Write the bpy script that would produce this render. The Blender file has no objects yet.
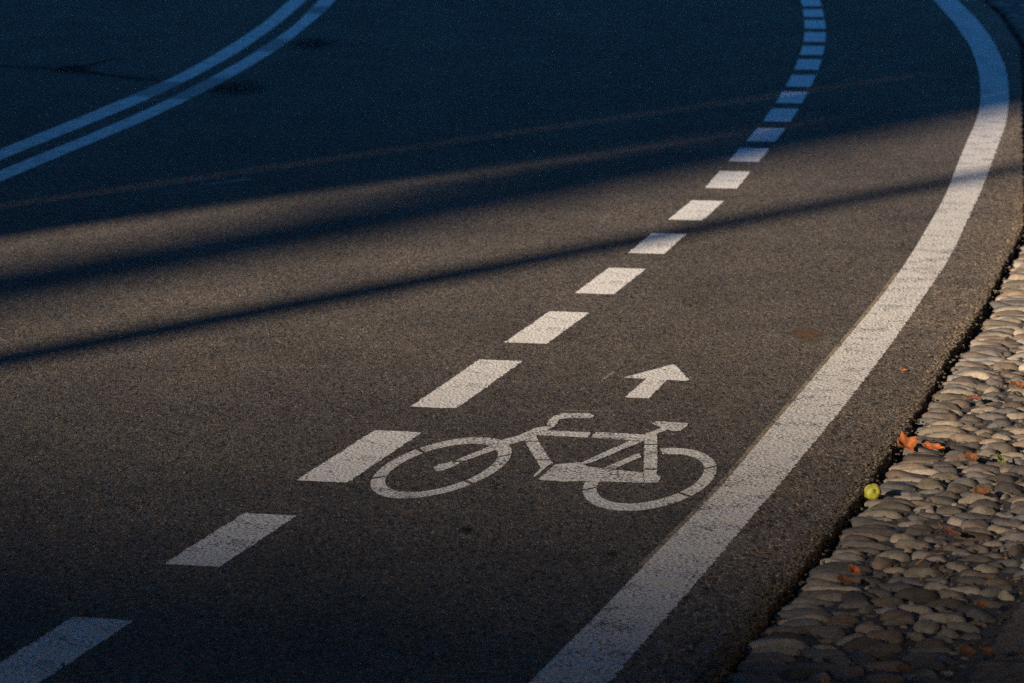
# Bike lane in low sun. All plan coordinates are metres on the road surface.
YS = [-12.0,-11.0,-10.0,-9.0,-8.0,-7.0,-6.0,-5.0,-4.0,-3.0,-2.0,-1.0,0.0,1.0,2.0,3.0,4.0,5.0,6.0,7.0,8.0,8.2,8.4,8.6,8.8,9.0,9.2,9.4,9.6,9.8,10.0,10.2,10.4,10.6,10.8,11.0,11.2,11.4,11.6,11.8,12.0,12.2,12.4,12.6,12.8,13.0,13.2,13.4,13.6,13.8,14.0,14.4,14.8,15.2,15.6,16.0,16.4,16.8,17.2,17.6,18.0,18.4,18.8,19.2,19.6,20.0,20.4,20.8,21.2,21.6,22.0,22.4,22.8,23.2,23.6,24.0,24.4,24.8,25.2,25.6,26.0,26.4,26.8,27.2,27.6,28.0,28.4,28.8,29.2,29.6,30.0,30.4,30.8,31.2,31.6,32.0,34.0,36.0,38.0,40.0,42.0,44.0,46.0,48.0,50.0]
EDGE_LEFT_X = [-4.815,-4.577,-4.339,-4.101,-3.863,-3.625,-3.387,-3.149,-2.911,-2.673,-2.435,-2.197,-1.959,-1.721,-1.483,-1.245,-1.007,-0.769,-0.531,-0.293,-0.055,-0.007,0.042,0.091,0.141,0.191,0.24,0.287,0.335,0.384,0.433,0.483,0.531,0.578,0.624,0.668,0.711,0.754,0.798,0.842,0.886,0.93,0.974,1.017,1.061,1.105,1.149,1.192,1.236,1.279,1.322,1.407,1.487,1.566,1.642,1.716,1.788,1.861,1.933,2.002,2.066,2.129,2.192,2.255,2.32,2.385,2.451,2.516,2.578,2.635,2.689,2.74,2.787,2.833,2.878,2.922,2.961,2.998,3.033,3.069,3.102,3.13,3.154,3.178,3.202,3.226,3.247,3.266,3.284,3.302,3.32,3.339,3.36,3.38,3.396,3.409,3.415,3.325,3.139,2.857,2.48,2.006,1.436,0.77,0.008]
EDGE_RIGHT_X = [-4.551,-4.317,-4.084,-3.85,-3.616,-3.382,-3.148,-2.914,-2.68,-2.446,-2.212,-1.978,-1.744,-1.511,-1.277,-1.043,-0.809,-0.575,-0.341,-0.107,0.127,0.174,0.221,0.268,0.315,0.363,0.411,0.459,0.506,0.553,0.599,0.645,0.692,0.739,0.785,0.831,0.877,0.923,0.968,1.014,1.059,1.103,1.147,1.19,1.233,1.276,1.319,1.361,1.403,1.444,1.485,1.567,1.649,1.73,1.806,1.878,1.948,2.018,2.088,2.158,2.226,2.293,2.358,2.424,2.489,2.555,2.62,2.683,2.742,2.799,2.854,2.906,2.956,3.003,3.049,3.093,3.135,3.173,3.208,3.243,3.277,3.308,3.336,3.363,3.39,3.416,3.439,3.457,3.475,3.491,3.509,3.527,3.547,3.568,3.585,3.598,3.607,3.519,3.336,3.057,2.681,2.21,1.643,0.98,0.22]
DASH_X = [-6.003,-5.764,-5.526,-5.287,-5.048,-4.81,-4.571,-4.332,-4.094,-3.855,-3.616,-3.378,-3.139,-2.9,-2.662,-2.423,-2.184,-1.946,-1.707,-1.468,-1.229,-1.18,-1.131,-1.081,-1.031,-0.981,-0.93,-0.878,-0.827,-0.776,-0.725,-0.675,-0.624,-0.575,-0.525,-0.476,-0.427,-0.379,-0.331,-0.284,-0.236,-0.189,-0.143,-0.097,-0.051,-0.005,0.04,0.085,0.13,0.174,0.218,0.305,0.389,0.472,0.553,0.632,0.709,0.785,0.858,0.928,0.996,1.062,1.126,1.188,1.249,1.309,1.368,1.426,1.482,1.537,1.59,1.641,1.691,1.739,1.786,1.832,1.877,1.919,1.961,2.0,2.039,2.075,2.11,2.143,2.174,2.204,2.233,2.26,2.286,2.311,2.335,2.357,2.378,2.398,2.416,2.433,2.495,2.526,2.52,2.437,2.274,2.031,1.709,1.306,0.823]
ROAD_EDGE_X = [-4.373,-4.137,-3.9,-3.664,-3.427,-3.191,-2.954,-2.718,-2.482,-2.245,-2.009,-1.772,-1.536,-1.299,-1.063,-0.826,-0.59,-0.353,-0.117,0.12,0.356,0.404,0.451,0.499,0.547,0.595,0.643,0.691,0.738,0.787,0.838,0.889,0.939,0.986,1.03,1.073,1.117,1.162,1.208,1.254,1.299,1.341,1.381,1.42,1.459,1.501,1.545,1.592,1.638,1.684,1.728,1.809,1.886,1.963,2.042,2.122,2.196,2.254,2.306,2.358,2.409,2.461,2.512,2.564,2.615,2.666,2.718,2.769,2.821,2.872,2.924,2.975,3.026,3.078,3.129,3.181,3.232,3.283,3.335,3.386,3.433,3.467,3.496,3.524,3.556,3.59,3.624,3.651,3.67,3.689,3.707,3.726,3.748,3.769,3.786,3.8,3.811,3.726,3.546,3.269,2.896,2.427,1.862,1.201,0.445]
STONE_EDGE_X = [-4.493,-4.25,-4.006,-3.762,-3.519,-3.275,-3.032,-2.788,-2.544,-2.301,-2.057,-1.813,-1.57,-1.326,-1.083,-0.839,-0.595,-0.352,-0.108,0.136,0.379,0.428,0.476,0.524,0.572,0.621,0.671,0.722,0.774,0.825,0.876,0.925,0.973,1.02,1.067,1.111,1.155,1.197,1.239,1.281,1.324,1.367,1.41,1.452,1.495,1.543,1.594,1.643,1.687,1.726,1.763,1.839,1.916,1.996,2.076,2.147,2.205,2.259,2.313,2.367,2.421,2.474,2.528,2.582,2.636,2.69,2.744,2.798,2.851,2.905,2.959,3.013,3.067,3.121,3.174,3.228,3.282,3.336,3.39,3.443,3.492,3.527,3.556,3.584,3.616,3.65,3.684,3.711,3.73,3.749,3.767,3.786,3.808,3.829,3.846,3.86,3.871,3.786,3.606,3.329,2.956,2.487,1.922,1.261,0.505]
DL_UA = [-6.598,-6.472,-6.345,-6.219,-6.092,-5.966,-5.839,-5.713,-5.586,-5.459,-5.333,-5.206,-5.08,-4.953,-4.827,-4.7,-4.574,-4.447,-4.321,-4.194,-4.067,-4.042,-4.017,-3.992,-3.966,-3.941,-3.916,-3.89,-3.865,-3.84,-3.814,-3.789,-3.764,-3.738,-3.713,-3.688,-3.662,-3.637,-3.612,-3.587,-3.561,-3.536,-3.511,-3.485,-3.46,-3.435,-3.409,-3.384,-3.359,-3.333,-3.308,-3.258,-3.207,-3.156,-3.106,-3.055,-3.004,-2.954,-2.903,-2.853,-2.802,-2.751,-2.701,-2.649,-2.597,-2.545,-2.491,-2.438,-2.385,-2.333,-2.281,-2.23,-2.181,-2.135,-2.093,-2.055,-2.024,-1.996,-1.971,-1.946,-1.922,-1.899,-1.878,-1.857,-1.838,-1.821,-1.808,-1.799,-1.791,-1.783,-1.776,-1.768,-1.759,-1.752,-1.746,-1.744,-1.779,-1.894,-2.089,-2.364,-2.719,-3.155,-3.67,-4.265,-4.94]
DL_UB = [-6.514,-6.386,-6.258,-6.13,-6.002,-5.874,-5.747,-5.619,-5.491,-5.363,-5.235,-5.107,-4.979,-4.852,-4.724,-4.596,-4.468,-4.34,-4.212,-4.084,-3.956,-3.931,-3.905,-3.88,-3.854,-3.829,-3.803,-3.777,-3.752,-3.726,-3.701,-3.675,-3.65,-3.624,-3.598,-3.573,-3.547,-3.522,-3.496,-3.471,-3.445,-3.419,-3.394,-3.368,-3.343,-3.317,-3.292,-3.266,-3.24,-3.215,-3.189,-3.138,-3.087,-3.036,-2.985,-2.934,-2.882,-2.831,-2.78,-2.729,-2.678,-2.626,-2.574,-2.519,-2.463,-2.405,-2.348,-2.292,-2.238,-2.185,-2.134,-2.086,-2.043,-2.003,-1.966,-1.931,-1.899,-1.869,-1.84,-1.814,-1.79,-1.77,-1.751,-1.733,-1.715,-1.699,-1.685,-1.673,-1.663,-1.652,-1.642,-1.631,-1.62,-1.611,-1.604,-1.6,-1.627,-1.734,-1.922,-2.189,-2.536,-2.964,-3.471,-4.058,-4.726]
DL_LA = [-6.407,-6.278,-6.15,-6.022,-5.894,-5.765,-5.637,-5.509,-5.381,-5.252,-5.124,-4.996,-4.868,-4.739,-4.611,-4.483,-4.355,-4.227,-4.098,-3.97,-3.842,-3.816,-3.791,-3.765,-3.739,-3.714,-3.688,-3.662,-3.637,-3.611,-3.585,-3.56,-3.534,-3.508,-3.483,-3.457,-3.431,-3.406,-3.38,-3.355,-3.329,-3.303,-3.278,-3.252,-3.226,-3.201,-3.175,-3.149,-3.124,-3.098,-3.072,-3.021,-2.97,-2.918,-2.867,-2.816,-2.765,-2.713,-2.662,-2.611,-2.559,-2.505,-2.449,-2.39,-2.331,-2.272,-2.216,-2.161,-2.108,-2.058,-2.013,-1.97,-1.93,-1.892,-1.855,-1.821,-1.789,-1.757,-1.727,-1.7,-1.676,-1.653,-1.631,-1.609,-1.591,-1.577,-1.568,-1.56,-1.553,-1.546,-1.539,-1.531,-1.522,-1.514,-1.508,-1.504,-1.534,-1.645,-1.835,-2.105,-2.455,-2.886,-3.396,-3.986,-4.656]
DL_LB = [-6.465,-6.331,-6.196,-6.062,-5.928,-5.793,-5.659,-5.525,-5.391,-5.256,-5.122,-4.988,-4.853,-4.719,-4.585,-4.45,-4.316,-4.182,-4.047,-3.913,-3.779,-3.752,-3.725,-3.698,-3.671,-3.645,-3.618,-3.591,-3.564,-3.537,-3.51,-3.483,-3.457,-3.43,-3.403,-3.376,-3.349,-3.322,-3.295,-3.268,-3.242,-3.215,-3.188,-3.161,-3.134,-3.107,-3.08,-3.054,-3.027,-3.0,-2.973,-2.919,-2.866,-2.812,-2.758,-2.704,-2.651,-2.597,-2.543,-2.489,-2.434,-2.379,-2.322,-2.265,-2.207,-2.148,-2.089,-2.033,-1.982,-1.935,-1.892,-1.851,-1.81,-1.771,-1.734,-1.699,-1.667,-1.637,-1.608,-1.581,-1.556,-1.536,-1.519,-1.503,-1.487,-1.471,-1.455,-1.441,-1.428,-1.418,-1.41,-1.401,-1.393,-1.384,-1.378,-1.375,-1.406,-1.517,-1.708,-1.98,-2.331,-2.762,-3.273,-3.865,-4.536]
DASHES = [[-1.086,8.602,1.322,0.85,0.155],[-0.739,9.935,1.326,0.669,0.15],[-0.444,11.12,1.328,0.818,0.15],[-0.142,12.393,1.347,0.946,0.15],[0.129,13.586,1.349,0.744,0.15],[0.385,14.76,1.362,0.712,0.15],[0.607,15.861,1.382,0.642,0.15],[0.823,16.983,1.379,0.713,0.15],[1.028,18.161,1.417,0.708,0.15],[1.195,19.243,1.418,0.624,0.15],[1.344,20.221,1.422,0.679,0.15],[1.496,21.28,1.435,0.734,0.15],[1.632,22.31,1.444,0.696,0.15],[1.764,23.388,1.453,0.798,0.15],[1.896,24.554,1.464,0.77,0.15],[2.007,25.641,1.473,0.714,0.15],[2.112,26.786,1.485,0.848,0.15],[2.203,27.948,1.501,0.829,0.15],[2.279,29.07,1.504,0.768,0.15],[2.349,30.208,1.515,0.77,0.15],[2.407,31.347,1.525,0.77,0.15],[2.454,32.486,1.535,0.77,0.15],[2.488,33.625,1.545,0.77,0.15],[2.512,34.765,1.555,0.77,0.15],[2.524,35.905,1.566,0.77,0.15]]
WHEEL_FO = [-0.2012,10.9467,0.4797,0.1691,-1.8122]
WHEEL_FI = [-0.2012,10.9393,0.3805,0.1318,-1.8269]
WHEEL_RO = [0.3963,10.7732,0.4749,0.1767,-1.7715]
WHEEL_RI = [0.3978,10.7735,0.3751,0.1364,-1.8069]
SLAB = [[0.971,8.385],[1.057,8.797],[1.158,9.141],[1.288,9.443]]
POLY = {"fork":[[-0.2276,10.931],[-0.2211,10.9645],[-0.1704,11.0371],[-0.0986,11.19],[-0.0435,11.3291],[-0.0249,11.3806],[0.0129,11.4325],[0.0242,11.4507],[0.0249,11.4591],[0.0733,11.573],[0.1059,11.6038],[0.1229,11.5769],[0.076,11.4515],[0.0369,11.362],[-0.0157,11.2812],[-0.0431,11.2201],[-0.0889,11.1353],[-0.1472,11.0128],[-0.169,10.9453],[-0.2041,10.8834],[-0.2212,10.8787]],"handlebar":[[0.1075,11.6231],[0.1129,11.6892],[0.1291,11.7759],[0.1592,11.8277],[0.2435,11.8277],[0.2554,11.7918],[0.2487,11.7403],[0.1719,11.7364],[0.1481,11.7245],[0.1359,11.6309],[0.1243,11.5846]],"top_tube_a":[[0.0773,11.4515],[0.1005,11.531],[0.1244,11.5234],[0.2396,11.4968],[0.2284,11.4103],[0.1269,11.4365]],"top_tube_b":[[0.2534,11.5006],[0.4031,11.4591],[0.396,11.3509],[0.3524,11.362],[0.2406,11.4103]],"down_tube":[[0.0382,11.3546],[0.0725,11.4403],[0.085,11.2921],[0.1202,10.9998],[0.0987,10.9376],[0.0719,10.8185],[0.0607,10.7683],[0.0622,10.8185],[0.0837,10.9273],[0.0676,11.0697],[0.046,11.2702]],"chain_bar":[[0.0746,10.745],[0.1251,10.9721],[0.1943,11.0067],[0.2193,10.9445],[0.2641,10.9101],[0.3777,10.8489],[0.3739,10.6987],[0.3231,10.7053],[0.2055,10.7251],[0.1446,10.7152]],"seat_tube":[[0.4016,11.4553],[0.4412,11.4779],[0.4166,10.8185],[0.4269,10.785],[0.4157,10.7086],[0.3757,10.6954],[0.3785,10.8354]],"saddle":[[0.4305,11.6541],[0.4488,11.6814],[0.5411,11.6503],[0.5415,11.6115],[0.5145,11.5158],[0.4871,11.5158],[0.4745,11.5424],[0.4422,11.4666],[0.4131,11.4553],[0.4055,11.4704],[0.4569,11.5654],[0.4396,11.6193]],"seat_stay":[[0.1844,11.0033],[0.2041,11.0067],[0.3521,11.3509],[0.3944,11.3436],[0.3457,11.2484],[0.2542,11.0487],[0.2215,10.9894],[0.2103,10.9513],[0.1943,11.0033]],"pedal":[[0.2655,10.9136],[0.2917,10.9721],[0.362,11.1299],[0.3791,11.1477],[0.379,11.0838],[0.3314,10.9894],[0.3028,10.8999]],"arrow":[[0.3679,12.5016],[0.54,12.7647],[0.549,12.7606],[0.5826,12.4591],[0.5711,12.4303],[0.5113,12.4591],[0.4376,12.0999],[0.3616,12.1163],[0.4395,12.4726]]}

import bpy, bmesh, math, random
import numpy as np
from mathutils import Vector, noise

random.seed(7); rng = np.random.default_rng(11)
scene = bpy.context.scene
COL = scene.collection
YS = np.array(YS)

# ------------------------------------------------------------------ helpers
def tag(o, label=None, cat=None, group=None, kind=None):
    if label: o['label'] = label
    if cat: o['category'] = cat
    if group: o['group'] = group
    if kind: o['kind'] = kind
    return o

def empty(name, loc=(0, 0, 0), rz=0):
    o = bpy.data.objects.new(name, None); o.location = loc; o.rotation_euler.z = rz
    COL.objects.link(o); return o

def link(name, me, mat=None, parent=None, loc=None):
    o = bpy.data.objects.new(name, me)
    if mat:
        me.materials.append(mat)
    if loc is not None: o.location = loc
    COL.objects.link(o)
    if parent: o.parent = parent
    return o

def mesh_from(name, V, F, smooth=False):
    me = bpy.data.meshes.new(name); me.from_pydata([tuple(v) for v in V], [], [tuple(f) for f in F])
    if smooth: me.polygons.foreach_set('use_smooth', [True]*len(me.polygons))
    me.update(); return me

def bm_obj(name, bm, mat, parent=None, loc=None, smooth=False):
    bmesh.ops.recalc_face_normals(bm, faces=bm.faces)
    me = bpy.data.meshes.new(name); bm.to_mesh(me); bm.free()
    if smooth: me.polygons.foreach_set('use_smooth', [True]*len(me.polygons))
    return link(name, me, mat, parent, loc)

def at_y(xs, y): return float(np.interp(y, YS, np.array(xs)))

def wob(x, y, s, seed=0.0): return noise.noise(Vector((x*s, y*s, seed)))

def jitter_outline(pts, step=.012, amp=.0022, seed=0):
    """resample a closed outline finely and roughen it like sprayed paint on aggregate"""
    out = []
    n = len(pts)
    for i in range(n):
        a, b = np.array(pts[i]), np.array(pts[(i+1) % n]); L = np.linalg.norm(b-a); k = max(1, int(L/step))
        for j in range(k):
            p = a+(b-a)*j/k
            d = (b-a)/max(L, 1e-9); nn = np.array([-d[1], d[0]])
            w = amp*(wob(p[0], p[1], 90, seed)*1.3 + .8*wob(p[0], p[1], 25, seed+5))
            out.append(p+nn*w*(0 if j == 0 else 1))
    return out

def add_film(bm, pts, z1):
    """a closed outline as a film of paint"""
    f = bm.faces.new([bm.verts.new((p[0], p[1], z1)) for p in pts]); f.normal_update()
    if f.normal.z < 0: f.normal_flip()
    bmesh.ops.triangulate(bm, faces=[f])

def add_film_band(bm, L, R, z1):
    tl = [bm.verts.new((*p, z1)) for p in L]; tr = [bm.verts.new((*p, z1)) for p in R]
    for i in range(len(L)-1): bm.faces.new((tl[i], tr[i], tr[i+1], tl[i+1]))

def add_slab(bm, pts, z0, z1):
    """a closed outline as a thin solid layer of paint"""
    top = [bm.verts.new((p[0], p[1], z1)) for p in pts]
    bot = [bm.verts.new((p[0], p[1], z0)) for p in pts]
    n = len(pts)
    f = bm.faces.new(top); bmesh.ops.triangulate(bm, faces=[f])
    for i in range(n):
        bm.faces.new((top[i], top[(i+1) % n], bot[(i+1) % n], bot[i]))

def add_band(bm, L, R, z0, z1):
    """strip of quads between two polylines, closed sides"""
    n = len(L)
    tl = [bm.verts.new((*p, z1)) for p in L]; tr = [bm.verts.new((*p, z1)) for p in R]
    bl = [bm.verts.new((*p, z0)) for p in L]; br = [bm.verts.new((*p, z0)) for p in R]
    for i in range(n-1):
        bm.faces.new((tl[i], tr[i], tr[i+1], tl[i+1]))
        bm.faces.new((tl[i], tl[i+1], bl[i+1], bl[i])); bm.faces.new((tr[i+1], tr[i], br[i], br[i+1]))
    bm.faces.new((tl[0], bl[0], br[0], tr[0])); bm.faces.new((tl[-1], tr[-1], br[-1], bl[-1]))

def add_box(bm, c, s, rz=0):
    M = [(-1,-1,-1),(1,-1,-1),(1,1,-1),(-1,1,-1),(-1,-1,1),(1,-1,1),(1,1,1),(-1,1,1)]
    ca, sa = math.cos(rz), math.sin(rz); vs = []
    for a, b, d in M:
        x, y, z = a*s[0]/2, b*s[1]/2, d*s[2]/2
        vs.append(bm.verts.new((c[0]+x*ca-y*sa, c[1]+x*sa+y*ca, c[2]+z)))
    for f in ((0,3,2,1),(4,5,6,7),(0,1,5,4),(1,2,6,5),(2,3,7,6),(3,0,4,7)): bm.faces.new([vs[i] for i in f])

def add_tube(bm, path, radii, seg=14):
    rings = []
    for i, (p, r) in enumerate(zip(path, radii)):
        p = Vector(p)
        d = (Vector(path[min(i+1, len(path)-1)])-Vector(path[max(i-1, 0)])).normalized()
        u = d.cross(Vector((0, 1, .01))).normalized() if abs(d.y) < .95 else d.cross(Vector((1, 0, 0))).normalized()
        v = d.cross(u)
        rings.append([bm.verts.new(p+u*r*math.cos(2*math.pi*k/seg)+v*r*math.sin(2*math.pi*k/seg)) for k in range(seg)])
    for a, b in zip(rings[:-1], rings[1:]):
        for k in range(seg): bm.faces.new((a[k], a[(k+1) % seg], b[(k+1) % seg], b[k]))
    bm.faces.new(rings[0]); bm.faces.new(rings[-1])

# ------------------------------------------------------------------ materials
def new_mat(name):
    m = bpy.data.materials.new(name); m.use_nodes = True
    nt = m.node_tree; b = nt.nodes['Principled BSDF']
    return m, nt, b

def N(nt, t, **kw):
    n = nt.nodes.new(t)
    for k, v in kw.items():
        if k in n.inputs: n.inputs[k].default_value = v
        else: setattr(n, k, v)
    return n

def ramp(nt, fac, stops, interp='LINEAR'):
    r = nt.nodes.new('ShaderNodeValToRGB'); r.color_ramp.interpolation = interp
    e = r.color_ramp.elements
    while len(e) < len(stops): e.new(.5)
    for el, (p, c) in zip(e, stops):
        el.position = p; el.color = (*c, 1) if len(c) == 3 else c
    nt.links.new(fac, r.inputs[0]); return r.outputs[0]

def mixc(nt, fac, a, b, mode='MIX'):
    m = nt.nodes.new('ShaderNodeMix'); m.data_type = 'RGBA'; m.blend_type = mode
    for sock, v in ((m.inputs[0], fac), (m.inputs[6], a), (m.inputs[7], b)):
        if hasattr(v, 'is_output'): nt.links.new(v, sock)
        else: sock.default_value = v if not isinstance(v, tuple) else (*v, 1)[:4]
    return m.outputs[2]

def mth(nt, op, a, b=None):
    m = nt.nodes.new('ShaderNodeMath'); m.operation = op
    for i, v in enumerate((a, b)):
        if v is None: continue
        if hasattr(v, 'is_output'): nt.links.new(v, m.inputs[i])
        else: m.inputs[i].default_value = v
    return m.outputs[0]

def asphalt_nodes(nt, tint, coarse, contrast=1.0):
    """returns (colour socket, height socket) of worn aggregate asphalt, metres"""
    co = N(nt, 'ShaderNodeTexCoord').outputs['Object']
    mp = N(nt, 'ShaderNodeMapping'); mp.inputs['Scale'].default_value = (1, .45, 1); nt.links.new(co, mp.inputs[0])   # chips lie along the paving direction
    cc = mp.outputs[0]
    v1 = N(nt, 'ShaderNodeTexVoronoi', Scale=coarse); nt.links.new(cc, v1.inputs['Vector'])
    v2 = N(nt, 'ShaderNodeTexVoronoi', Scale=coarse*.47); nt.links.new(cc, v2.inputs['Vector'])
    v3 = N(nt, 'ShaderNodeTexVoronoi', Scale=coarse*.30); nt.links.new(cc, v3.inputs['Vector'])
    def chan(v, k):
        sp = N(nt, 'ShaderNodeSeparateColor'); nt.links.new(v.outputs['Color'], sp.inputs[0]); return sp.outputs[k]
    n1 = N(nt, 'ShaderNodeTexNoise', Scale=coarse*.7, Detail=4.0, Roughness=.7); nt.links.new(cc, n1.inputs['Vector'])
    n2 = N(nt, 'ShaderNodeTexNoise', Scale=1.2, Detail=7.0, Roughness=.62, Distortion=.4); nt.links.new(co, n2.inputs['Vector'])
    n3 = N(nt, 'ShaderNodeTexNoise', Scale=11.0, Detail=4.0, Roughness=.65); nt.links.new(cc, n3.inputs['Vector'])
    mp2 = N(nt, 'ShaderNodeMapping'); mp2.inputs['Scale'].default_value = (1.7, .16, 1); mp2.inputs['Rotation'].default_value = (0, 0, .2); nt.links.new(co, mp2.inputs[0])
    n4 = N(nt, 'ShaderNodeTexNoise', Scale=1.0, Detail=4.0, Roughness=.55); nt.links.new(mp2.outputs[0], n4.inputs['Vector'])
    # each chip of stone its own grey, a few pale ones
    g = ramp(nt, chan(v1, 0), [(0, (.45,)*3), (.25, (.72,)*3), (.7, (1.0,)*3), (.93, (1.3,)*3), (1, (2.2,)*3)])
    g2 = ramp(nt, chan(v2, 1), [(0, (.52,)*3), (.2, (.88,)*3), (.8, (1.05,)*3), (1, (1.4,)*3)])
    hue = ramp(nt, chan(v1, 1), [(0, (.86, .95, 1.06)), (.5, (1, .98, .95)), (.85, (1.08, 1, .9)), (1, (1.22, .95, .76))])
    pit = ramp(nt, n1.outputs[0], [(.30, (.45,)*3), (.46, (.96,)*3), (.7, (1.1,)*3)])
    big = ramp(nt, n2.outputs[0], [(.3, (.78, .79, .81)), (.5, (1.0,)*3), (.7, (1.17, 1.15, 1.11))])
    mid = ramp(nt, n3.outputs[0], [(.3, (.92,)*3), (.7, (1.08,)*3)])
    track = ramp(nt, n4.outputs[0], [(.35, (.90, .90, .91)), (.65, (1.09, 1.08, 1.06))])
    # the odd gap where a chip has broken out
    hol = mth(nt, 'MULTIPLY', mth(nt, 'LESS_THAN', chan(v3, 2), .17), mth(nt, 'LESS_THAN', v3.outputs['Distance'], .34))
    c = mixc(nt, 1.0, tint, g, 'MULTIPLY')
    for k in (g2, hue, pit, big, mid, track): c = mixc(nt, 1.0, c, k, 'MULTIPLY')
    c = mixc(nt, mth(nt, 'MULTIPLY', hol, .72), c, (.012, .011, .010))
    h = mth(nt, 'ADD', mth(nt, 'MULTIPLY', mth(nt, 'SUBTRACT', 1.0, v1.outputs['Distance']), .55), n1.outputs[0])
    h = mth(nt, 'ADD', h, mth(nt, 'MULTIPLY', chan(v2, 0), .35))
    h = mth(nt, 'SUBTRACT', h, mth(nt, 'MULTIPLY', hol, .8))
    return c, h, co

def bump(nt, b, h, strength, dist):
    bp = N(nt, 'ShaderNodeBump', Strength=strength, Distance=dist)
    nt.links.new(h, bp.inputs['Height']); nt.links.new(bp.outputs[0], b.inputs['Normal'])

def asphalt(name, tint, coarse, strength=.9, dist=.006):
    m, nt, b = new_mat(name)
    c, h, co = asphalt_nodes(nt, tint, coarse)
    nt.links.new(c, b.inputs['Base Color']); b.inputs['Roughness'].default_value = .88
    b.inputs['Specular IOR Level'].default_value = .08
    bump(nt, b, h, strength, dist); return m

def paint(name, tint, wear=.5, road_tint=(.075, .07, .064)):
    m, nt, b = new_mat(name)
    c, h, co = asphalt_nodes(nt, road_tint, 105)
    w1 = N(nt, 'ShaderNodeTexNoise', Scale=95.0, Detail=5.0, Roughness=.75); nt.links.new(co, w1.inputs['Vector'])
    w2 = N(nt, 'ShaderNodeTexNoise', Scale=7.0, Detail=5.0, Roughness=.7); nt.links.new(co, w2.inputs['Vector'])
    w3 = N(nt, 'ShaderNodeTexNoise', Scale=210.0, Detail=3.0, Roughness=.7); nt.links.new(co, w3.inputs['Vector'])
    s = mth(nt, 'ADD', w1.outputs[0], mth(nt, 'MULTIPLY', w2.outputs[0], .45))
    t0 = 1.02-wear*.32
    hole = ramp(nt, mth(nt, 'MULTIPLY', s, .8), [(t0*.72, (0,)*3), (t0*.72+.09, (1,)*3)])
    dirt = ramp(nt, w2.outputs[0], [(.3, (.74, .72, .68)), (.55, (1, 1, 1)), (.8, (1.06, 1.05, 1.03))])
    grain = ramp(nt, w3.outputs[0], [(.28, (.55,)*3), (.5, (.98,)*3), (.75, (1.15,)*3)])
    p = mixc(nt, 1.0, mixc(nt, 1.0, tint, dirt, 'MULTIPLY'), grain, 'MULTIPLY')
    nt.links.new(mixc(nt, hole, p, c), b.inputs['Base Color'])
    b.inputs['Roughness'].default_value = .85; b.inputs['Specular IOR Level'].default_value = .1
    bump(nt, b, h, .55, .0045); return m

def plain(name, col, rough=.8, nscale=20., var=.25, bstr=.3, bdist=.01, metal=0.):
    m, nt, b = new_mat(name)
    co = N(nt, 'ShaderNodeTexCoord').outputs['Object']
    n = N(nt, 'ShaderNodeTexNoise', Scale=nscale, Detail=5.0, Roughness=.65); nt.links.new(co, n.inputs['Vector'])
    lo = tuple(c*(1-var) for c in col); hi = tuple(min(1, c*(1+var)) for c in col)
    nt.links.new(ramp(nt, n.outputs[0], [(.3, lo), (.7, hi)]), b.inputs['Base Color'])
    b.inputs['Roughness'].default_value = rough; b.inputs['Metallic'].default_value = metal
    if bstr: bump(nt, b, n.outputs[0], bstr, bdist)
    return m

def attr_stone(name):
    m, nt, b = new_mat(name)
    a = N(nt, 'ShaderNodeAttribute', attribute_name='stone_colour')
    co = N(nt, 'ShaderNodeTexCoord').outputs['Object']
    n = N(nt, 'ShaderNodeTexNoise', Scale=55.0, Detail=6.0, Roughness=.7); nt.links.new(co, n.inputs['Vector'])
    n2 = N(nt, 'ShaderNodeTexNoise', Scale=260.0, Detail=3.0, Roughness=.7); nt.links.new(co, n2.inputs['Vector'])
    c = mixc(nt, 1.0, a.outputs['Color'], ramp(nt, n.outputs[0], [(.28, (.62, .6, .58)), (.55, (1, 1, 1)), (.78, (1.25, 1.22, 1.15))]), 'MULTIPLY')
    c = mixc(nt, 1.0, c, ramp(nt, n2.outputs[0], [(.3, (.75,)*3), (.7, (1.2,)*3)]), 'MULTIPLY')
    nt.links.new(c, b.inputs['Base Color']); b.inputs['Roughness'].default_value = .78
    b.inputs['Specular IOR Level'].default_value = .12
    bump(nt, b, mth(nt, 'ADD', n.outputs[0], mth(nt, 'MULTIPLY', n2.outputs[0], .4)), .5, .008)
    return m

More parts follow.
